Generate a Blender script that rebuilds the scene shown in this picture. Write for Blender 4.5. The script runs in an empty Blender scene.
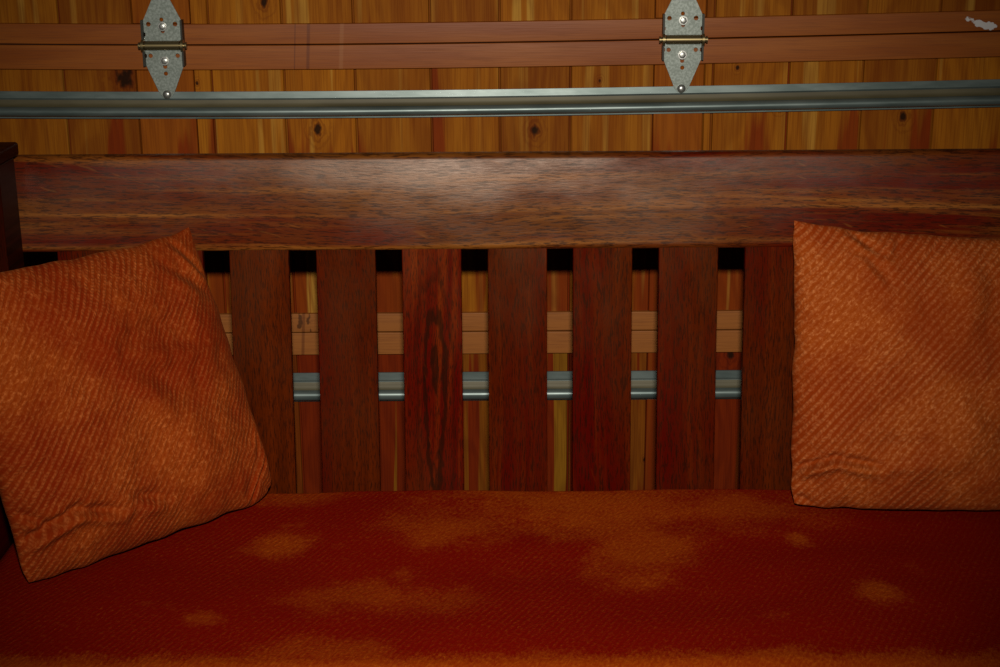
import bpy, bmesh, math, random
from mathutils import Vector, Matrix, noise
from mathutils.geometry import tessellate_polygon
random.seed(7)
sc = bpy.context.scene
C = sc.collection
R = math.radians

# ------------------------------------------------------------------ camera
CAM = Vector((0.0, 0.0, 1.357))
F = 1500.0
PITCH, ROLL = 16.7, 0.36
cam_d = bpy.data.cameras.new('camera')
cam = bpy.data.objects.new('camera', cam_d); C.objects.link(cam)
cam_d.sensor_width = 36.0; cam_d.lens = 36.0 * F / 1000.0
cam_d.clip_start = 0.05
ROT = Matrix.Rotation(R(90 - PITCH), 3, 'X') @ Matrix.Rotation(R(-ROLL), 3, 'Z')
cam.matrix_world = Matrix.Translation(CAM) @ ROT.to_4x4()
sc.camera = cam

# ------------------------------------------------------------------ world and flash
w = bpy.data.worlds.new('dim_garage_air'); sc.world = w; w.use_nodes = True
bg = w.node_tree.nodes['Background']
bg.inputs[0].default_value = (0.55, 0.62, 0.7, 1); bg.inputs[1].default_value = 0.006
fl = bpy.data.lights.new('camera_flash', 'SPOT')
fl.energy = 215; fl.spot_size = R(55); fl.spot_blend = 1.0; fl.shadow_soft_size = 0.03
fl.color = (1.0, 0.95, 0.86)
flo = bpy.data.objects.new('camera_flash', fl); C.objects.link(flo)
flo.location = CAM + Vector((0.012, 0.0, 0.21))
flo.rotation_euler = (R(90 - 19.0), 0, R(1.0))
sc.view_settings.view_transform = 'Standard'
sc.view_settings.look = 'None'
sc.view_settings.gamma = 1.0
sc.view_settings.use_curve_mapping = False
sc.view_settings.exposure = 0.0

# measuring: the point of the plane y=Y (or z=Z) seen at a photo position
def ray(px, py):
    return ROT @ Vector(((px - 500.0) / F, -(py - 333.5) / F, -1.0))
def at(px, py, Y):
    d = ray(px, py); return CAM + d * (Y / d.y)
def atz(px, py, Z):
    d = ray(px, py); return CAM + d * ((Z - CAM.z) / d.z)

# ------------------------------------------------------------------ node expressions
class E:
    def __init__(s, nt, v): s.nt = nt; s.v = v
    def _m(s, op, *a, clamp=False):
        n = s.nt.nodes.new('ShaderNodeMath'); n.operation = op; n.use_clamp = clamp
        for i, x in enumerate((s,) + a):
            x = x.v if isinstance(x, E) else x
            if isinstance(x, (int, float)): n.inputs[i].default_value = x
            else: s.nt.links.new(x, n.inputs[i])
        return E(s.nt, n.outputs[0])
    def __add__(s, o): return s._m('ADD', o)
    __radd__ = __add__
    def __sub__(s, o): return s._m('SUBTRACT', o)
    def __rsub__(s, o): return (s * -1.0) + o
    def __mul__(s, o): return s._m('MULTIPLY', o)
    __rmul__ = __mul__
    def __truediv__(s, o): return s._m('DIVIDE', o)
    def __pow__(s, o): return s._m('POWER', o)
    def sin(s): return s._m('SINE')
    def abs(s): return s._m('ABSOLUTE')
    def exp(s): return s._m('EXPONENT')
    def sqrt(s): return s._m('SQRT')
    def min(s, o): return s._m('MINIMUM', o)
    def max(s, o): return s._m('MAXIMUM', o)
    def clamp(s): return s._m('ADD', 0.0, clamp=True)
    def step(s, a, b):
        n = s.nt.nodes.new('ShaderNodeMapRange'); n.interpolation_type = 'SMOOTHSTEP'
        s.nt.links.new(s.v, n.inputs[0]); n.inputs[1].default_value = a; n.inputs[2].default_value = b
        return E(s.nt, n.outputs[0])

class Mat:
    def __init__(s, name):
        s.m = bpy.data.materials.new(name); s.m.use_nodes = True
        s.nt = s.m.node_tree; s.b = s.nt.nodes['Principled BSDF']
    def _in(s, sock, x):
        x = x.v if isinstance(x, E) else x
        if isinstance(x, bpy.types.NodeSocket): s.nt.links.new(x, sock)
        elif isinstance(x, tuple): sock.default_value = x if len(x) == 4 or sock.type == 'VECTOR' else (*x, 1)
        else: sock.default_value = x
    def put(s, **k):
        names = dict(col='Base Color', rough='Roughness', metal='Metallic', spec='Specular IOR Level', normal='Normal',
                     sheen='Sheen Weight', sheenr='Sheen Roughness', sheent='Sheen Tint', stint='Specular Tint')
        for a, v in k.items(): s._in(s.b.inputs[names[a]], v)
        return s
    def xyz(s, kind='Object'):
        t = s.nt.nodes.new('ShaderNodeTexCoord'); q = s.nt.nodes.new('ShaderNodeSeparateXYZ')
        s.nt.links.new(t.outputs[kind], q.inputs[0])
        return [E(s.nt, q.outputs[i]) for i in range(3)]
    def vec(s, x, y=0.0, z=0.0):
        n = s.nt.nodes.new('ShaderNodeCombineXYZ')
        for i, v in enumerate((x, y, z)): s._in(n.inputs[i], v)
        return n.outputs[0]
    def noise(s, vec, scale=1.0, detail=3.0, rough=0.55, dist=0.0):
        n = s.nt.nodes.new('ShaderNodeTexNoise')
        s.nt.links.new(vec, n.inputs['Vector'])
        n.inputs['Scale'].default_value = scale; n.inputs['Detail'].default_value = detail
        n.inputs['Roughness'].default_value = rough; n.inputs['Distortion'].default_value = dist
        return E(s.nt, n.outputs[0])
    def attr(s, name, i=2):
        n = s.nt.nodes.new('ShaderNodeAttribute'); n.attribute_name = name
        return E(s.nt, n.outputs[i])
    def mix(s, f, a, b, mode='MIX'):
        n = s.nt.nodes.new('ShaderNodeMix'); n.data_type = 'RGBA'; n.blend_type = mode
        s._in(n.inputs[0], f); s._in(n.inputs[6], a); s._in(n.inputs[7], b)
        return n.outputs[2]
    def bump(s, h, strength=0.3, dist=0.002):
        n = s.nt.nodes.new('ShaderNodeBump'); n.inputs['Strength'].default_value = strength
        n.inputs['Distance'].default_value = dist; s._in(n.inputs['Height'], h)
        s.put(normal=n.outputs[0]); return s

# ------------------------------------------------------------------ mesh helpers
def obj(name, verts, faces, mat, parent=None, loc=(0, 0, 0), smooth=False, attrs=None, uvs=None):
    me = bpy.data.meshes.new(name)
    me.from_pydata([tuple(v) for v in verts], [], faces); me.update()
    bm = bmesh.new(); bm.from_mesh(me); bmesh.ops.recalc_face_normals(bm, faces=bm.faces); bm.to_mesh(me); bm.free()
    me.materials.append(getattr(mat, 'm', mat))
    if smooth: me.polygons.foreach_set('use_smooth', [True] * len(me.polygons))
    if attrs:
        for k, vals in attrs.items():
            a = me.attributes.new(k, 'FLOAT', 'POINT'); a.data.foreach_set('value', vals)
    if uvs:
        a = me.attributes.new('cloth', 'FLOAT_VECTOR', 'POINT')
        a.data.foreach_set('vector', [c for u in uvs for c in u])
    o = bpy.data.objects.new(name, me); o.location = loc; C.objects.link(o)
    if parent: o.parent = parent
    return o
def empty(name, loc, parent=None):
    o = bpy.data.objects.new(name, None); o.location = loc; o.empty_display_size = 0.05; C.objects.link(o)
    if parent: o.parent = parent
    return o
def tag(o, label=None, cat=None, group=None, kind=None):
    for k, v in (('label', label), ('category', cat), ('group', group), ('kind', kind)):
        if v: o[k] = v
    return o
def bevel(o, wdt=0.003, seg=2):
    m = o.modifiers.new('bevel', 'BEVEL'); m.width = wdt; m.segments = seg; m.limit_method = 'ANGLE'; m.angle_limit = R(40)
    m2 = o.modifiers.new('wn', 'WEIGHTED_NORMAL'); m2.keep_sharp = True
    o.data.polygons.foreach_set('use_smooth', [True] * len(o.data.polygons))
    return o
def box_vf(a, b, seg_x=1, shear=None):
    """box from corner a to corner b, cut into seg_x pieces along x"""
    V, Fc = [], []
    for i in range(seg_x + 1):
        x = a[0] + (b[0] - a[0]) * i / seg_x
        for y, z in ((a[1], a[2]), (b[1], a[2]), (b[1], b[2]), (a[1], b[2])): V.append(Vector((x, y, z)))
    for i in range(seg_x):
        for k in range(4):
            p, q = i * 4 + k, i * 4 + (k + 1) % 4
            Fc.append((p, q, q + 4, p + 4))
    Fc.append((0, 1, 2, 3)); n = seg_x * 4; Fc.append((n, n + 1, n + 2, n + 3))
    return V, Fc
def cyl_vf(c, axis, r, h, n=20, dome=0.0, taper=1.0):
    """cylinder along axis starting at c"""
    ax = Vector(axis).normalized(); u = ax.orthogonal().normalized(); v = ax.cross(u)
    rings = [(0, r), (h * (1 - dome), r)]
    if dome:
        for k in range(1, 4):
            t = k / 4 * math.pi / 2; rings.append((h * (1 - dome) + h * dome * math.sin(t), r * math.cos(t) * taper))
    else: rings = [(0, r), (h, r * taper)]
    V, Fc = [], []
    for (d, rr) in rings:
        for i in range(n):
            t = 2 * math.pi * i / n
            V.append(Vector(c) + ax * d + (u * math.cos(t) + v * math.sin(t)) * rr)
    for k in range(len(rings) - 1):
        for i in range(n):
            j = (i + 1) % n; Fc.append((k * n + i, k * n + j, (k + 1) * n + j, (k + 1) * n + i))
    Fc.append(tuple(range(n))); e = (len(rings) - 1) * n; Fc.append(tuple(range(e, e + n)))
    return V, Fc
def join(*vfs):
    V, Fc = [], []
    for v, f in vfs:
        o = len(V); V += list(v); Fc += [tuple(i + o for i in q) for q in f]
    return V, Fc
def shift(vf, loc): return [Vector(v) - Vector(loc) for v in vf[0]], vf[1]

# ------------------------------------------------------------------ materials
def knot_grain(M, x, z, knots):
    """knots: (kx, kz, radius). Returns darkness of knots and ring lines about them"""
    dark = None; ring = None
    for (kx, kz, r) in knots:
        dx = (x - kx) / r; dz = (z - kz) / (r * 1.45)
        d = (dx * dx + dz * dz).sqrt()
        wob = M.noise(M.vec(x * 90.0, 0.0, z * 60.0), 1.0, 2)
        dd = d + (wob - 0.5) * 1.5
        core = 1.0 - dd.step(0.25, 0.95)
        rg = (dd * 7.0).sin().step(-0.2, 0.9) * (1.0 - dd.step(1.0, 3.2))
        dark = core if dark is None else dark.max(core)
        ring = rg if ring is None else ring.max(rg)
    return dark, ring

def door_wood(name, knots, base, deep, pale, sap=None, sapt=(0.58, 0.66), along='z', k_rough=0.55):
    M = Mat(name); x, y, z = M.xyz()
    if along == 'x': x, z = z, x
    bo = M.attr('board_offset'); bt = M.attr('board_tone'); bs = M.attr('board_sap')
    xx = x + bo * 3.7
    warp = M.noise(M.vec(xx * 7.0, bo, z * 2.0), 1.0, 2)
    cath = ((xx * 190.0 + warp * 55.0).sin() * 0.5 + 0.5)
    fine = M.noise(M.vec(xx * 420.0, bo, z * 9.0), 1.0, 3, 0.6)
    broad = M.noise(M.vec(xx * 22.0, bo, z * 2.2), 1.0, 3)
    streak = M.noise(M.vec(xx * 34.0 + 9.0, bo, z * 1.1), 1.0, 2, 0.5, 0.3)
    c = M.mix(bt, deep, base)
    c = M.mix((broad.step(0.3, 0.75)) * 0.55, c, pale)
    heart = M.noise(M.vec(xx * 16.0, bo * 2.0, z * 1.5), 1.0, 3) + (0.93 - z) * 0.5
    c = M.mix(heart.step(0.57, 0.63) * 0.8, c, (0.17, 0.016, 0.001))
    sp = (streak.step(*sapt) * bs).clamp()
    c = M.mix(sp * 0.85, c, sap or pale)
    c = M.mix(cath.step(0.25, 1.0) * 0.33, c, M.mix(0.7, c, deep))
    c = M.mix(fine.step(0.42, 0.66) * 0.5, c, M.mix(0.7, c, deep))
    if knots:
        dk, rg = knot_grain(M, x, z, knots)
        c = M.mix(rg * 0.4, c, deep)
        c = M.mix(((1.0 - dk) * dk * 2.0).clamp(), c, (0.13, 0.012, 0.001)); c = M.mix(dk * 0.94, c, (0.012, 0.004, 0.001))
    M.put(col=c, rough=fine * 0.2 + k_rough, spec=0.06)
    M.bump(fine * 0.5 + cath * 0.3, 0.15, 0.001)
    return M
DY = 2.70                       # front of the door's frame; boards lie 9 mm deeper
K = lambda px, py, r: (at(px, py, DY).x, at(px, py, DY).z, r)
knots = [K(124, 79, .022), K(263, 2, .010), K(317, 130, .0115), K(535, 131, .0105), K(600, 81, .004), K(738, 68, .0045),
         K(905, 117, .010), K(731, 357, .010), K(645, 462, .004), K(196, 84, .004), K(780, 108, .006)]
board_m = door_wood('cedar_boards', knots, (0.32, 0.098, 0.004), (0.10, 0.013, 0.001), (0.37, 0.135, 0.008), (0.42, 0.21, 0.03))
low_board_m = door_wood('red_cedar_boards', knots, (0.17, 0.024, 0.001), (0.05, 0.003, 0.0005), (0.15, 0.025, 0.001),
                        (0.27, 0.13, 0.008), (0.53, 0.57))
stile_m = door_wood('cedar_stiles', None, (0.29, 0.075, 0.004), (0.13, 0.025, 0.002), (0.30, 0.085, 0.006))

M = Mat('rail_wood'); x, y, z = M.xyz()
bo = M.attr('board_offset')
fine = M.noise(M.vec(x * 12.0, bo, z * 500.0), 1.0, 3, 0.6)
broad = M.noise(M.vec(x * 3.0 + bo, bo, z * 30.0), 1.0, 3)
spl = M.noise(M.vec(x * 60.0, bo, z * 60.0), 1.0, 3)
bt = M.attr('board_tone')
c = M.mix(broad.step(0.3, 0.75), (0.22, 0.052, 0.005), (0.29, 0.082, 0.010))
c = M.mix(bt, (0.32, 0.115, 0.026), c)
c = M.mix(fine.step(0.4, 0.75) * 0.45, c, (0.12, 0.028, 0.004))
for (px, py, wd, a) in ((342, 45, .005, .6), (309, 52, .004, -.8), (296, 60, .0015, -.7)):
    kx = at(px, py, DY).x
    f = 1.0 - (x - kx + (z - 1.1) * -0.06).abs().step(wd * .4, wd)
    c = M.mix(f * (0.3 if a > 0 else 0.5), c, (0.34, 0.14, 0.05) if a > 0 else (0.07, 0.012, 0.003))
p = at(982, 24, DY)
dpx = (x - p.x) / 0.024 ; dpz = (z - p.z - (x - p.x) * -0.25) / 0.008
blot = ((dpx * dpx + dpz * dpz).sqrt() + (spl - 0.5) * 2.6)
c = M.mix(1.0 - blot.step(0.75, 0.95), c, (0.55, 0.52, 0.5))
q = at(304, 322, DY)
mk = ((x - q.x) * (x - q.x) + (z - q.z) * (z - q.z)).sqrt() / 0.022 + (M.noise(M.vec(x * 110.0, bo, z * 80.0), 1.0, 1) - 0.5) * 3.4
c = M.mix((1.0 - mk.step(0.1, 0.5)) * 0.8, c, (0.05, 0.015, 0.003))
M.put(col=c, rough=fine * 0.2 + 0.36, spec=0.2); M.bump(fine, 0.12, 0.001)
rail_m = M.m

M = Mat('galvanized_steel'); x, y, z = M.xyz()
sp = M.noise(M.vec(x, y, z), 260.0, 2); bl = M.noise(M.vec(x, y, z), 30.0, 3)
M.put(col=M.mix(sp.step(0.35, 0.7), (0.18, 0.205, 0.175), (0.28, 0.31, 0.275)), metal=0.4, rough=bl * 0.2 + 0.36)
M.bump(sp, 0.08, 0.001); galv_m = M.m
M = Mat('strut_steel'); x, y, z = M.xyz()
sp = M.noise(M.vec(x * 0.3, y, z), 160.0, 2); bl = M.noise(M.vec(x * 0.2, y, z), 40.0, 3)
M.put(col=M.mix(bl.step(0.3, 0.7), (0.10, 0.13, 0.12), (0.17, 0.205, 0.19)), metal=0.5, rough=sp * 0.12 + 0.32)
strut_m = M.m
M = Mat('channel_reflection_steel'); x, y, z = M.xyz()  # warm reflection of the bench painted into the strut channel's colour
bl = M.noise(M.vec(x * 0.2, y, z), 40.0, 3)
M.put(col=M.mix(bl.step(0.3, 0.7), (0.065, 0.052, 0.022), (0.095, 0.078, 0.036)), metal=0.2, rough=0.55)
channel_refl_m = M.m
M = Mat('brass_plated_pin'); x, y, z = M.xyz()
M.put(col=(0.30, 0.23, 0.11), metal=0.9, rough=0.35); pin_m = M.m
M = Mat('dull_hinge_ear'); M.put(col=(0.025, 0.022, 0.014), metal=0.4, rough=0.5); ear_m = M.m
M = Mat('bolt_steel'); x, y, z = M.xyz()
M.put(col=(0.5, 0.5, 0.46), metal=0.85, rough=M.noise(M.vec(x, y, z), 400.0, 1) * 0.2 + 0.25); bolt_m = M.m

def oak(name, along, red, brown, worn, knot=None, seed=0.0, gloss=0.12, band_z=None):
    M = Mat(name); x, y, z = M.xyz()
    if along == 'z': g, a = x, z
    elif along == 'y': g, a = z, y
    else: g, a = z + x * 0.012, x
    bo = M.attr('board_offset')
    warp = M.noise(M.vec(g * 5.0 + bo * 7.0, bo, a * 1.6 + seed), 1.0, 2)
    gg = g + warp * 0.05
    pores = M.noise(M.vec(gg * 620.0, bo * 5.0, a * 60.0), 1.0, 3, 0.65)
    band = M.noise(M.vec(gg * 60.0, bo * 3.0 + seed, a * 1.6), 1.0, 3, 0.6)
    tone = M.noise(M.vec(g * 6.0, bo * 3.0, a * 1.7 + seed), 1.0, 3)
    fleck = M.noise(M.vec(gg * 150.0 + a * 40.0, bo, a * 18.0), 1.0, 2, 0.7)
    c = M.mix(tone.step(0.35, 0.68), red, brown)
    c = M.mix(band.step(0.45, 0.75) * 0.6, c, worn)
    if knot:
        kx, kz = knot
        dx = (x - kx) / 0.022; dz = (z - kz).max((z - kz) * -0.35) / 0.10
        d = (dx * dx + dz * dz).sqrt() + (M.noise(M.vec(x * 60.0, 0.0, z * 14.0), 1.0, 2) - .5) * 0.9
        rg = (d * 11.0).sin().step(-0.3, 0.8) * (1.0 - d.step(0.7, 1.8))
        c = M.mix(rg * 0.75, c, (0.012, 0.003, 0.001))
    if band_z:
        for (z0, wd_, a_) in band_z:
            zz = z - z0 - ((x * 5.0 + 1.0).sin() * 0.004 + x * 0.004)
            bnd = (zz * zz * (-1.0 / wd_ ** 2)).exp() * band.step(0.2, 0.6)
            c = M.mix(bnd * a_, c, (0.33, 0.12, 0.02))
    c = M.mix(pores.step(0.48, 0.62) * 0.75, c, (0.012, 0.0025, 0.001))
    c = M.mix(fleck.step(0.66, 0.74) * 0.25, c, worn)
    scr = M.noise(M.vec(g * 40.0, bo, a * 40.0), 1.0, 4, 0.7)
    c = M.mix(scr.step(0.70, 0.76) * 0.5, c, (0.012, 0.005, 0.003))
    gl = M.noise(M.vec(g * 9.0, bo, a * 4.0 + 3.0), 1.0, 4, 0.6)
    M.put(col=c, rough=pores * 0.25 + gl * 0.16 + (0.16 if along == 'x' else 0.13), spec=gl.step(0.35, 0.7) * gloss + gloss * 0.25, stint=(1.0, 0.85, 0.72, 1) if along == 'x' else (1.0, 0.6, 0.3, 1))
    M.bump(pores * -0.6 + fleck * 0.2, 0.35, 0.0008)
    return M
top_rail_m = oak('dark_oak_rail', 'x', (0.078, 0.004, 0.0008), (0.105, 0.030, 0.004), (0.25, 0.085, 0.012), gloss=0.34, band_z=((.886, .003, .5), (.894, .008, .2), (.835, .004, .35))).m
slat_m = oak('dark_oak_slat', 'z', (0.064, 0.0014, 0.0002), (0.062, 0.008, 0.0004), (0.11, 0.014, 0.0006), gloss=.13).m
frame_m = oak('dark_oak_frame', 'z', (0.022, 0.0015, 0.0006), (0.026, 0.003, 0.001), (0.04, 0.006, 0.001), gloss=.05).m
arm_m = oak('dark_oak_arm', 'y', (0.022, 0.0015, 0.0006), (0.026, 0.003, 0.001), (0.04, 0.006, 0.001), gloss=.05).m

def cloth(name, ang, dark, mid, light, patch_scale, patch, patches=None, pitch=0.0075, ribs=0.55, thr=(0.40, 0.66), sheen=0.06, front=None):
    """diagonally ribbed chenille, worn to a paler orange in patches"""
    M = Mat(name)
    n = M.nt.nodes.new('ShaderNodeAttribute'); n.attribute_name = 'cloth'
    q = M.nt.nodes.new('ShaderNodeSeparateXYZ'); M.nt.links.new(n.outputs[1], q.inputs[0])
    u, v = E(M.nt, q.outputs[0]), E(M.nt, q.outputs[1])
    wob = M.noise(M.vec(u, v), 14.0, 3); wob2 = M.noise(M.vec(u + 5.0, v), 60.0, 2)
    ca, sa = math.cos(R(ang)), math.sin(R(ang))
    s = u * -sa + v * ca + (wob - 0.5) * 0.0018 + (wob2 - 0.5) * 0.0018
    t = u * ca + v * sa + (wob2 - 0.5) * 0.004
    rib = (s * (2 * math.pi / pitch)).sin() * 0.5 + 0.5
    bead = (t * (2 * math.pi / (pitch * 0.62)) + (s * (math.pi / pitch)).sin() * 1.6).sin() * 0.5 + 0.5
    fuzz = M.noise(M.vec(u, v), 900.0, 2, 0.7); tuft = M.noise(M.vec(s * 260.0, t * 130.0), 1.0, 3, 0.65)
    vis = M.noise(M.vec(u + 2.0, v), 7.0, 2).step(0.35, 0.65) * 0.6 + 0.4
    h = rib.step(0.25, 0.95) * (bead * 0.6 + 0.4) * vis * (tuft.step(0.3, 0.6) * 0.5 + 0.5)
    pt = M.noise(M.vec(u, v), patch_scale, 5, 0.62).step(*thr)
    if patches:
        for (pu, pv, ru, rv, a) in patches:
            du = (u - pu) / ru; dv = (v - pv) / rv
            d = (du * du + dv * dv).sqrt() + (M.noise(M.vec(u, v), 11.0, 5, 0.65) - 0.5) * 2.6 + (M.noise(M.vec(u * 1.6, v), 120.0, 3, 0.7) - 0.5) * 1.9
            pt = pt.max((1.0 - d.step(0.1, 1.3)) * a)
    if front is not None:
        fz = v + (M.noise(M.vec(u, v), 16.0, 4, 0.7) - 0.5) * 0.06 + (M.noise(M.vec(u * 2.5, v), 110.0, 3, 0.7) - 0.5) * 0.06
        pt = pt.max((1.0 - fz.step(front - 0.022, front + 0.008)) * 0.8)  # front edge wear, with light on the rounding painted in as paler colour
    pt = pt * (tuft.step(0.25, 0.6) * 0.55 + 0.45)
    c = M.mix((pt * patch).clamp(), dark, mid)
    c = M.mix((h * ribs).clamp(), c, M.mix(0.7, c, light))
    c = M.mix(tuft.step(0.5, 0.72) * (pt * 0.5 + 0.2), c, light)
    if front is not None:
        fk = M.noise(M.vec(s * 420.0, t * 120.0), 1.0, 2, 0.6).step(0.60, 0.70) * rib * M.noise(M.vec(u, v), 9.0, 4).step(0.42, 0.62)
        c = M.mix(fk * 0.45, c, light)
    c = M.mix(fuzz.step(0.5, 0.75) * 0.22, c, M.mix(0.5, c, dark))
    M.put(col=c, rough=0.9, spec=0.03, sheen=sheen, sheenr=0.35, sheent=(0.9, 0.3, 0.08, 1))
    M.bump(h * (0.8 if front is None else 0.3) + tuft * 0.7 + fuzz * 0.25, 0.6, 0.0024)
    return M.m
seat_patches = []
def sp_(px, py, rx, ry, a):
    p = atz(px, py, 0.45); seat_patches.append((p.x, p.y, rx, ry, a))
sp_(286, 546, .042, .045, .9); sp_(590, 510, .22, .14, .9); sp_(450, 532, .10, .08, .75); sp_(640, 550, .08, .15, .8); sp_(740, 515, .12, .08, .7)
sp_(800, 543, .02, .03, .9); sp_(880, 600, .03, .04, .8); sp_(205, 624, .03, .02, .6); sp_(370, 600, .12, .05, .6); sp_(330, 655, .10, .035, .6)
sp_(830, 500, .12, .05, .5); sp_(300, 500, .10, .04, .6)
seat_m = cloth('worn_red_chenille', 62, (0.175, 0.0028, 0.0002), (0.31, 0.048, 0.002), (0.38, 0.075, 0.004), 5.0, 0.95,
               seat_patches, pitch=0.0085, ribs=0.14, thr=(0.60, 0.78), sheen=0.0, front=1.652)
pil_l_m = cloth('orange_chenille', 51, (0.18, 0.014, 0.001), (0.27, 0.044, 0.004), (0.50, 0.135, 0.032), 5.0, 1.0, pitch=0.0082, ribs=0.6)
pil_r_m = cloth('orange_chenille_diagonal', 50, (0.22, 0.026, 0.002), (0.31, 0.058, 0.006), (0.56, 0.19, 0.06), 5.5, 1.0, pitch=0.0100, ribs=0.62)

# ------------------------------------------------------------------ floor
M = Mat('concrete'); x, y, z = M.xyz()
nn = M.noise(M.vec(x, y, z), 4.0, 6)
M.put(col=M.mix(nn, (0.09, 0.085, 0.08), (0.17, 0.16, 0.15)), rough=0.8)
v, f = box_vf((-3, -1.2, -0.1), (3, 2.9, 0.0)); tag(obj('floor', v, f, M.m), kind='structure')

# ------------------------------------------------------------------ sectional garage door
door = tag(empty('door_1', (0, DY, 0)), 'varnished cedar garage door with steel struts behind the settle', kind='structure')
D0 = Vector((0, DY, 0))
J1 = at(500, 42.5, DY).z; J0 = at(500, 331.5, DY).z; SEC = J1 - J0
def sag(v):
    """the door hangs a little out of level: its upper part dips left of the middle"""
    x = v.x; t = max(0.0, min(1.0, (v.z - J0) / SEC))
    v = v.copy(); v.z += t * (0.0055 * x / 0.9 + 0.0085 * (x * x) / 0.8 + 0.001 * math.sin(x * 3)) ; return v
WX = 1.45
def door_part(name, vf, mat, seed, bev=0.0015, tone=0.8):
    V = [sag(Vector(p)) for p in vf[0]]
    V, Fc = shift((V, vf[1]), D0)
    n = len(V)
    o = obj(name, V, Fc, mat, door, attrs={'board_offset': [seed] * n, 'board_tone': [tone] * n, 'board_sap': [0.3] * n})
    return bevel(o, bev, 1) if bev else o
px135 = [-87, -4, 69, 141, 197, 215, 287, 357, 432, 500, 570, 653, 702, 711, 786, 859, 931, 1004, 1076, 1150]
edges = [at(p, 135, DY + .009).x for p in px135]
while edges[0] > -WX: edges.insert(0, edges[0] - 0.135)
while edges[-1] < WX: edges.append(edges[-1] + 0.135)
st = [at(141, 135, DY).x, at(197, 135, DY).x, at(653, 135, DY).x, at(702, 135, DY).x]
RH = [at(500, 21.5, DY).z - J1, J1 - at(500, 67.5, DY).z]     # heights of the rails above and below a joint
def panel(z0, z1, mat, lows, sec):
    V, Fc, o1, o2, o3 = [], [], [], [], []
    rnd = random.Random(11 + sec)
    for i in range(len(edges) - 1):
        a, b = edges[i], edges[i + 1]
        if b < -WX or a > WX: continue
        e = 0.0026
        prof = [(a, .009 + .009), (a + e, .009), (b - e, .009), (b, .009 + .009)]
        k = len(V); off = rnd.uniform(0, 9); tn = rnd.uniform(*lows); sa = rnd.uniform(0.2, 1.0)
        for z in (z0, z1):
            for (x, y) in prof:
                V.append(sag(Vector((x, DY + y, z)))); o1.append(off); o2.append(tn); o3.append(sa)
        for j in range(3): Fc.append((k + j, k + j + 1, k + 5 + j, k + 4 + j))
    k = len(V)
    for p in ((-WX, DY + .014, z0), (WX, DY + .014, z0), (WX, DY + .014, z1), (-WX, DY + .014, z1),
              (-WX, DY + .03, z0), (WX, DY + .03, z0), (WX, DY + .03, z1), (-WX, DY + .03, z1)):
        V.append(Vector(p)); o1.append(0); o2.append(0); o3.append(0)
    for q in ((0, 1, 2, 3), (4, 5, 6, 7), (0, 1, 5, 4), (2, 3, 7, 6), (1, 2, 6, 5), (0, 3, 7, 4)): Fc.append(tuple(k + i for i in q))
    V, Fc = shift((V, Fc), D0)
    return obj('board_panel', V, Fc, mat, door, attrs={'board_offset': o1, 'board_tone': o2, 'board_sap': o3})
jz = [J0 - SEC, J0, J1, J1 + SEC]
for k in range(3):
    panel(jz[k] + .004, jz[k + 1] - .004, low_board_m if k == 0 else board_m, (0.25, 1.0), k)
low_board = low_board_m
for k, z in enumerate(jz):
    if k < 3: door_part('rail', box_vf((-WX, DY, z + .0009), (WX, DY + .013, z + RH[0]), 40), rail_m, 1.3 * k + .4, tone=1.0 if k > 1 else .25)
    if k > 0: door_part('rail', box_vf((-WX, DY, z - RH[1]), (WX, DY + .013, z - .0009), 40), rail_m, 2.1 * k + .9, tone=1.0 if k > 1 else .25)
for k in range(3):
    for (a, b) in ((st[0], st[1]), (st[2], st[3])):
        door_part('stile', box_vf((a, DY + .0005, jz[k] + RH[0] + .0006), (b, DY + .012, jz[k + 1] - RH[1] - .0006)), stile_m, 5 * k + a, tone=0.75 if k else .3)

# steel struts: top flange, sloping channel face, rolled nose, bottom lip
def strut(ztop, H):
    s = H / 0.050
    pr = [(-.001, 0), (-.0045, 0), (-.0055, -.0125), (-.0085, -.0140), (-.0095, -.0150)]
    pr += [(-.0105, -.020), (-.0120, -.0245), (-.0150, -.0275)]
    for k in range(11):
        t = R(80 - k * 17); pr.append((-.0165 - .0085 * math.cos(t), -.0365 + .0085 * math.sin(t)))
    pr += [(-.012, -.0462), (-.006, -.0466), (-.0045, -.0475), (-.0045, -.0505), (-.001, -.0505)]
    N = 60; V, Fc = [], []; n = len(pr)
    for i in range(N + 1):
        x = -WX + 2 * WX * i / N
        for (y, z) in pr: V.append(sag(Vector((x, DY + y, ztop + z * s))))
    for i in range(N):
        for k in range(n):
            a, b = i * n + k, i * n + (k + 1) % n; Fc.append((a, b, b + n, a + n))
    Fc.append(tuple(range(n))); Fc.append(tuple(range(N * n, N * n + n)))
    V, Fc = shift((V, Fc), D0)
    o = obj('strut', V, Fc, strut_m, door, smooth=True)
    o.data.materials.append(channel_refl_m)
    c0 = Vector((0, 0, 0))
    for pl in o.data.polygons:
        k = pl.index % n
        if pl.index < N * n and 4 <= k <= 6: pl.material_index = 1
    m = o.modifiers.new('e', 'EDGE_SPLIT'); m.split_angle = R(32)
    tag(o, 'grey galvanized steel strut'); return o
zs1 = at(500, 89, DY).z; strut(zs1, zs1 - at(500, 115.5, DY).z)
zs0 = at(500, 371.2, DY).z; strut(zs0, zs0 - at(500, 399, DY).z)

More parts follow.
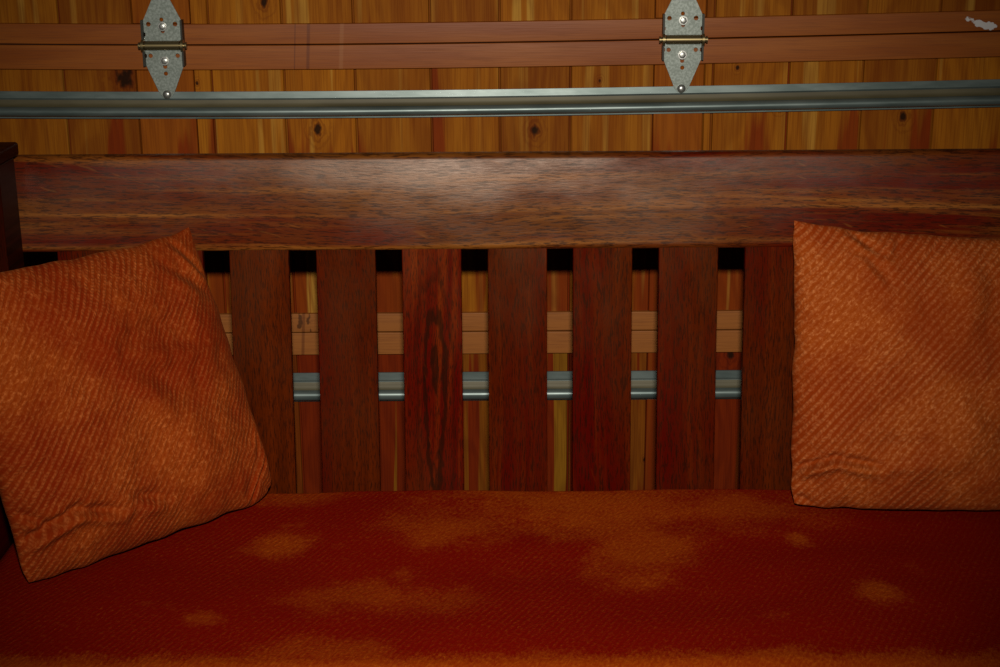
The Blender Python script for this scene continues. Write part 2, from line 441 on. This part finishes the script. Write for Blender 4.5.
# strap hinges across the joints
def plate(outline, holes, y0, th):
    loops = [outline] + holes
    pts = [p for l in loops for p in l]
    tris = tessellate_polygon([[Vector((p[0], p[1], 0)) for p in l] for l in loops])
    n = len(pts)
    V = [Vector((p[0], y0, p[1])) for p in pts] + [Vector((p[0], y0 + th, p[1])) for p in pts]
    Fc = [tuple(t) for t in tris] + [tuple(i + n for i in reversed(t)) for t in tris]
    o = 0
    for l in loops:
        m = len(l)
        for i in range(m):
            a, b = o + i, o + (i + 1) % m; Fc.append((a, b, b + n, a + n))
        o += m
    return V, Fc
def circ(x, z, r, n=12): return [(x + r * math.cos(2 * math.pi * i / n), z + r * math.sin(2 * math.pi * i / n)) for i in range(n)]
def slot(x, z, r, h):
    return [(x + r * math.cos(math.pi * i / 7), z + h + r * math.sin(math.pi * i / 7)) for i in range(8)] + \
           [(x - r * math.cos(math.pi * i / 7), z - h - r * math.sin(math.pi * i / 7)) for i in range(8)]
def make_hinge():
    h = tag(empty('hinge', (0, 0, 0), door), 'galvanized strap hinge with brass-coloured pin')
    W = 0.0335
    for s in (1, -1):
        B = .043 if s > 0 else .035
        ol = [(-W, .0075), (-W, .014), (-W * .92, .0165), (-W * .92, .0205), (-W, .0235), (-W, B), (-.0125, .086), (-.007, .0925), (0, .0942), (.007, .0925), (.0125, .086),
              (W, B), (W, .0235), (W * .92, .0205), (W * .92, .0165), (W, .014), (W, .0075)]
        if s > 0: hl = [circ(-.0245, .0365, .0042), circ(.0225, .0365, .0042), circ(-.001, .0445, .0036), slot(0, .029, .0036, .0045), circ(0, .083, .0036)]
        else: hl = [circ(-.0245, .0185, .004), circ(.0235, .0185, .004), slot(0, .0330, .0036, .0050), circ(.0005, .0500, .0038), circ(0, .087, .003)]
        ol = [(a, b * s) for a, b in ol]; hl = [[(a, b * s) for a, b in l] for l in hl]
        obj('leaf', *plate(ol, hl, -.0105, .002), galv_m, h)
        e = box_vf((-W - .0028, -.021, .002), (-W + .0004, -.002, B + .001)), box_vf((W - .0004, -.021, .002), (W + .0028, -.002, B + .001))
        V, Fc = join(*e); V = [Vector((p.x, p.y, p.z * s)) for p in V]
        obj('leaf_ear', V, Fc, ear_m, h)
        zb = .0325 if s > 0 else -.0275
        V, Fc = join(cyl_vf((0, -.0105, zb), (0, -1, 0), .0082, .0012, 20), cyl_vf((0, -.0115, zb), (0, -1, 0), .0060, .0048, 6, .3))
        tag(bevel(obj('bolt', V, Fc, bolt_m, h), .0004, 1), 'silver bolt head')
    V, Fc = join(cyl_vf((0, -.0105, -.087), (0, -1, 0), .0058, .0042, 20, .6), cyl_vf((0, -.0105, -.087), (0, -1, 0), .0075, .0008, 20))
    tag(obj('bolt', V, Fc, bolt_m, h, smooth=True), 'silver round bolt head at the hinge tip')
    V, Fc = join(cyl_vf((-.030, -.0195, 0), (1, 0, 0), .0075, .060, 24), cyl_vf((-.0415, -.0195, 0), (1, 0, 0), .0045, .083, 20),
                 cyl_vf((-.037, -.0195, 0), (1, 0, 0), .0105, .0045, 20), cyl_vf((.0325, -.0195, 0), (1, 0, 0), .0105, .0045, 20),
                 cyl_vf((-.0425, -.0195, 0), (1, 0, 0), .0062, .0025, 20), cyl_vf((.040, -.0195, 0), (1, 0, 0), .0062, .0025, 20))
    o = obj('hinge_pin', V, Fc, pin_m, h, smooth=True); o.modifiers.new('e', 'EDGE_SPLIT').split_angle = R(40)
    tag(o, 'brass-coloured hinge pin')
    return h
def dup(o, parent):
    c = o.copy(); C.objects.link(c); c.parent = parent
    for ch in [k for k in bpy.data.objects if k.parent == o]: dup(ch, c)
    return c
hg = make_hinge()
hs = [hg] + [dup(hg, door) for _ in range(1)]
for o, (px, z) in zip(hs, ((163.5, J1), (680.5, J1))):
    x = at(px, 44, DY).x; p = sag(Vector((x, 0, z))) ; o.location = (p.x + .0025, 0, p.z + .001)

# ------------------------------------------------------------------ oak settle
SB, LEAN = 2.165, 6.5            # front plane of the back at seat height, backward lean
SZ = 0.45
def back_y(z): return SB + (z - SZ) * math.tan(R(LEAN))
def on_back(px, py):
    d = ray(px, py); t = math.tan(R(LEAN))
    k = (SB + (CAM.z - SZ) * t) / (d.y - d.z * t); return CAM + d * k
settle = tag(empty('wooden_settle', (0.2, 2.0, 0)), 'dark mission-style wooden settle with flat back slats before the garage door', 'bench')
S0 = Vector(settle.location)
XL, XR = on_back(22, 200).x, 1.16
def leaned(vf):
    t = math.tan(R(LEAN)); return [Vector((p.x, p.y + (p.z - SZ) * t, p.z)) for p in vf[0]], vf[1]
def part(name, vf, mat, off=0.0, bev=0.0025, seg=2, parent=None):
    V, Fc = shift(vf, S0)
    o = obj(name, V, Fc, mat, settle, attrs={'board_offset': [off] * len(V)})
    return bevel(o, bev, seg)
zt, zb = on_back(450, 154.5).z, on_back(450, 251).z
V, Fc = [], []
NR = 16; hz = (zt + zb) / 2
ring = [(SB + .62 * (zb + (zt - zb) * k / NR - hz) ** 2, zb + (zt - zb) * k / NR) for k in range(NR + 1)] + [(SB + .030, zt), (SB + .030, zb)]
for i in range(25):
    for (y, z) in ring: V.append(Vector((XL - .03 + (XR - XL + .03) * i / 24, y, z)))
for i in range(24):
    for k in range(len(ring)):
        a, b = i * len(ring) + k, i * len(ring) + (k + 1) % len(ring); Fc.append((a, b, b + len(ring), a + len(ring)))
Fc += [tuple(range(len(ring))), tuple(range(24 * len(ring), 25 * len(ring)))]
V, Fc = leaned((V, Fc))
o = part('top_rail', (V, Fc), top_rail_m, 0.3, 0.0075, 4)
ls = [143, 229, 316, 402, 488, 573.5, 659.5, 746]
rs = [203, 290, 376, 461, 548, 634, 720, 806]
sl = [(on_back(a, 251).x, on_back(b, 251).x) for a, b in zip(ls, rs)]
wd = 0.0900; sl = [(a - .0012 * (1 - k / 7), a - .0012 * (1 - k / 7) + wd) for k, (a, b) in enumerate(sl)]
pitch = (sl[-1][0] - sl[0][0]) / 7
sl = [(sl[0][0] - pitch, sl[0][0] - pitch + wd)] + sl + [(sl[-1][0] + pitch * k, sl[-1][0] + pitch * k + wd) for k in (1, 2, 3)]
km = oak('dark_oak_slat_figured', 'z', (0.075, 0.0015, 0.0003), (0.085, 0.009, 0.0008), (0.20, 0.030, 0.002),
         ((sl[4][0] + sl[4][1]) / 2 - S0.x + .003, 0.655), gloss=.13).m
for i, (a, b) in enumerate(sl):
    if a > XR - .1: continue
    V, Fc = leaned(box_vf((a, SB + .006, .37), (b, SB + .019, zb + .012)))
    o = part('back_slat', (V, Fc), km if i == 4 else slat_m, i * 1.37 + .5, 0.0015)
part('lower_back_rail', leaned(box_vf((XL - .01, SB + .014, .31), (XR, SB + .034, .415))), frame_m, 4.4)
# posts, arms and seat frame
PW, AT = .062, at(15, 141.5, 2.215).z
for s, xe in ((-1, XL), (1, XR)):
    x0, x1 = (xe - PW, xe) if s < 0 else (xe, xe + PW)
    part('back_post', box_vf((x0, 2.125, 0), (x1, 2.20, AT - .0205)), frame_m, 7 + s)
    part('front_post', box_vf((x0, 1.50, 0), (x1, 1.565, AT - .0205)), frame_m, 9 + s)
    part('arm_cap', box_vf((x0 - .012, 1.485, AT - .020), (x1 + .004, 2.215, AT)), arm_m, 11 + s, .004)
    xm = (x0 + x1) / 2
    part('arm_rail', box_vf((xm - .012, 1.566, AT - .14), (xm + .024 if s < 0 else xm + .012, 2.124, AT - .0205)), arm_m, 12 + s)
    part('side_rail', box_vf((xm - .012, 1.566, .29), (xm + .012, 2.124, .40)), arm_m, 13 + s)
    for k in range(4):
        y = 1.63 + k * .125
        part('side_slat', box_vf((xm - .007, y, .401), (xm + .007, y + .07, AT - .141)), slat_m, 14 + k + s)
part('front_seat_rail', box_vf((XL + .001, 1.52, .27), (XR - .001, 1.545, .385)), top_rail_m, 3.3)
part('seat_board', box_vf((XL + .002, 1.546, .335), (XR - .002, SB - .003, .352)), slat_m, 2.2)

# ------------------------------------------------------------------ long seat cushion
def seat_cushion():
    x0, x1, y0, y1, zb_, ztp = XL + .006, XR - .006, 1.605, SB - .009, .354, .456
    NX, NY, NZ = 260, 84, 8
    V, Fc, UV = [], [], []
    # superelliptic cross-section running around y-z, swept along x with rounded ends
    prof = []
    yc, zc, ay, az = (y0 + y1) / 2, (zb_ + ztp) / 2, (y1 - y0) / 2, (ztp - zb_) / 2
    n = 150; per = 0; last = None
    for i in range(n):
        t = 2 * math.pi * i / n + math.pi
        cy, cz = math.cos(t), math.sin(t)
        r = (abs(cy) ** 14 + abs(cz) ** 2.6) ** 0
        # rounded rectangle by arc length
        prof.append(None)
    rc = .030
    pts = []
    def arc(cx, cz_, a0, a1, m):
        for k in range(m + 1):
            a = R(a0 + (a1 - a0) * k / m); pts.append((cx + rc * math.cos(a), cz_ + rc * math.sin(a)))
    arc(y0 + rc, ztp - rc, 180, 90, 8)
    for k in range(1, NY): pts.append((y0 + rc + (y1 - y0 - 2 * rc) * k / NY, ztp))
    rc = .012; pts.append((y1 - rc, ztp)); arc(y1 - rc, ztp - rc, 90, 0, 6); arc(y1 - rc, zb_ + rc, 0, -90, 4); rc = .03
    for k in range(1, 12): pts.append((y1 - .03 - (y1 - y0 - .06) * k / 12, zb_))
    arc(y0 + rc, zb_ + rc, 270, 180, 5)
    n = len(pts); L = [0]
    for k in range(1, n): L.append(L[-1] + math.dist(pts[k], pts[k - 1]))
    off = y0 + rc - L[8]
    for i in range(NX + 1):
        x = x0 + (x1 - x0) * i / NX
        e = min(1.0, min(x - x0, x1 - x) / .03); ins = .018 * (1 - math.sqrt(max(0, 1 - (1 - e) ** 2)))
        for k, (y, z) in enumerate(pts):
            s = 1 - ins / .05
            zz = zc + (z - zc) * s; yy = yc + (y - yc) * (1 - ins / .3)
            top = max(0.0, min(1.0, (z - zc) / az))
            uu = (y - yc) / ay; ux = (x - (x0 + x1) / 2) / ((x1 - x0) / 2)
            crown = .010 * (1 - uu ** 4) if uu < 0 else .010
            lump = noise.noise(Vector((x * 3.2, y * 4.5, 2.0))) * .006 + noise.noise(Vector((x * 11, y * 12, 5.0))) * .0016
            dent = sum(-d * math.exp(-((x - a) ** 2 + (y - b) ** 2) / (2 * r_ * r_)) for a, b, r_, d in ((.55, 2.0, .12, .006), (-.35, 1.95, .13, .006), (.05, 1.85, .2, .005)))
            zz += top * (crown - .006 + lump + dent * 1.0)
            fr = max(0.0, -(uu + .93) / .07) if uu < -.93 else 0
            yy += fr * noise.noise(Vector((x * 5, z * 8, 0))) * .006
            V.append((x, yy, zz)); UV.append((x, L[k] + off, 0))
    for i in range(NX):
        for k in range(n):
            a, b = i * n + k, i * n + (k + 1) % n; Fc.append((a, b, b + n, a + n))
    Fc.append(tuple(range(n))); Fc.append(tuple(range(NX * n, NX * n + n)))
    loc = Vector(((x0 + x1) / 2, yc, zb_))
    V = [Vector(v) - loc for v in V]
    o = obj('seat_cushion', V, Fc, seat_m, None, loc, smooth=True, uvs=UV)
    return tag(o, 'long worn dark red ribbed seat cushion lying on the wooden settle', 'cushion')
seat_cushion()

# ------------------------------------------------------------------ throw pillows
def pillow(name, BL, BR, TL, TR, T, mat, creases, seed, size=.42, edge=None, rc=(.25, .25, .25, .25), p=2.6, sagb=0.0):
    N = 150
    nrm = ((BR - BL).cross(TL - BL)).normalized()
    if nrm.y > 0: nrm = -nrm
    def mid(u, v):
        a = (u + 1) / 2; b = (v + 1) / 2
        return BL * (1 - a) * (1 - b) + BR * a * (1 - b) + TL * (1 - a) * b + TR * a * b
    cen = mid(0, 0)
    V, Fc, UV = [], [], []
    def pos(u, v, side):
        # round the corners: squeeze u, v towards a superellipse
        uu, vv = u, v
        m = max(abs(u), abs(v)); q = min(abs(u), abs(v))
        if m > 0:
            rr = q / m
            rq = rc[(1 if u > 0 else 0) + (2 if v > 0 else 0)]
            k = 1 - rq * .5 * max(0, rr - .72) ** 2 / .0784 * m ** 6
            uu, vv = u * k, v * k
        uu, vv = uu * (1 - .018 * (1 - abs(v) ** 6)), vv * (1 - (.060 if v > 0 else .015) * (1 - abs(u) ** 5))
        P = mid(uu, vv)
        pu = max(0, 1 - abs(u) ** p); pv = max(0, 1 - abs(v) ** p)
        t = T * (pu * pv) ** .52
        ed = max(abs(u), abs(v))
        # seam puckers and edge scallops
        wv = noise.noise(Vector((u * 6 + seed, v * 6, 3.0))) * .5 + noise.noise(Vector((u * 13, v * 13 + seed, 7.0))) * .3
        if edge:
            iu = edge(u, v, 0); iv = edge(u, v, 1)
            P = P + (BR - BL) * iu + (TL - BL) * iv
        rim = ed ** 10
        d = P - cen
        P = P + d * rim * .018 * noise.noise(Vector((u * 5.5 + seed, v * 5.5 - seed, side * .0)))
        t += wv * .006 * min(1, (1 - ed) * 5)
        t += noise.noise(Vector((u * 2.2 + seed, v * 2.2, side))) * .012 * min(1, (1 - ed) * 3)
        # gathers running in from the seam
        fr = max(0, (ed - .72)) / .28
        al = v if abs(u) > abs(v) else u
        t += math.sin(al * 31 + seed + 3 * noise.noise(Vector((al * 4, seed, 0)))) * .0018 * fr * (1 - fr) * 4 * (noise.noise(Vector((al * 3, seed * 2, 1))) + .5)
        if side > 0:
            for (u0, v0, u1, v1, wd_, dep) in creases:
                dx, dy = u1 - u0, v1 - v0; L2 = dx * dx + dy * dy or 1e-9
                h = max(0, min(1, ((u - u0) * dx + (v - v0) * dy) / L2))
                du, dv = u - u0 - h * dx, v - v0 - h * dy
                sd = math.copysign(math.hypot(du, dv), (du * dy - dv * dx))
                endf = math.sin(math.pi * min(1, max(0.0, h * .9 + .05))) ** .6
                g = sd / wd_
                t += dep * endf * (-math.exp(-g * g) + .75 * math.exp(-((g - 1.7) ** 2) / 1.4)) * min(1, (1 - ed) * 12 + .15)
        return P + nrm * t * side
    idx = {}
    for side in (1, -1):
        for i in range(N + 1):
            for j in range(N + 1):
                # denser towards the edges
                u = math.sin((i / N * 2 - 1) * math.pi / 2 * .97) / math.sin(math.pi / 2 * .97)
                v = math.sin((j / N * 2 - 1) * math.pi / 2 * .97) / math.sin(math.pi / 2 * .97)
                rim = i in (0, N) or j in (0, N)
                if side < 0 and rim: idx[(side, i, j)] = idx[(1, i, j)]; continue
                idx[(side, i, j)] = len(V); V.append(pos(u, v, side)); UV.append((u * size / 2 + (seed if side < 0 else 0), v * size / 2, 0))
        for i in range(N):
            for j in range(N):
                q = (idx[(side, i, j)], idx[(side, i + 1, j)], idx[(side, i + 1, j + 1)], idx[(side, i, j + 1)])
                Fc.append(q if side > 0 else q[::-1])
    loc = Vector((cen.x, cen.y, min(v.z for v in V)))
    V = [v - loc for v in V]
    return obj(name, V, Fc, mat, None, loc, smooth=True, uvs=UV)

ZP = .464
BL, BR = atz(26, 588, ZP), atz(280, 496, ZP)
TR = at(189, 226, 2.20); TL = at(-66, 276, 1.82)
print('left pillow', BL, BR, TL, TR, (BR - BL).length, (TL - BL).length, (TR - BR).length, (TR - TL).length)
o = pillow('throw_pillow', BL, BR, TL, TR, .062, pil_l_m,
           [(-1.0, -.70, -.62, -.56, .035, .015), (-.66, -.565, -.35, -.66, .035, .011), (-1.0, -.50, -.8, -.62, .03, .008), (-.22, -.60, .0, -.68, .045, .009), (1.0, -.62, .70, -.99, .022, .008), (1.0, -.40, .86, -.62, .02, .005), (.74, .99, .99, .62, .035, .009), (.1, .5, .55, .42, .05, .005),
            (.55, .88, .9, .55, .04, .005), (.05, .25, .35, -.05, .09, .008), (.0, .42, .62, .30, .06, .008)], 1.7, rc=(.05, .14, .1, .02))
tag(o, 'tilted burnt-orange ribbed throw pillow slumped in the left corner of the settle', 'pillow', 'throw pillows on the settle')
BL, BR = atz(789, 508, .463), atz(1088, 515, .463)
TL = at(792, 218, 2.16); TR = at(1082, 236, 2.165)
print('right pillow', BL, BR, TL, TR, (BR - BL).length, (TL - BL).length)
o = pillow('throw_pillow', BL, BR, TL, TR, .058, pil_r_m,
           [(-1.0, -.72, -.72, -.62, .03, .014), (-.74, -.62, -.42, -.67, .032, .012), (-.5, -.55, .0, -.50, .08, .006), (-1.0, -.93, -.82, -1.0, .03, .008), (-.62, 1.0, -.42, .84, .03, .009), (-.25, 1.0, -.33, .82, .03, .007), (-.55, .88, -.35, .62, .04, .006), (.0, .98, -.12, .80, .03, .004), (.2, -.1, .5, -.5, .1, .005), (.35, .9, .3, .2, .09, .006)], 4.3, rc=(.06, .2, .02, .2))
tag(o, 'upright burnt-orange throw pillow with diagonal ribs at the right of the settle', 'pillow', 'throw pillows on the settle')
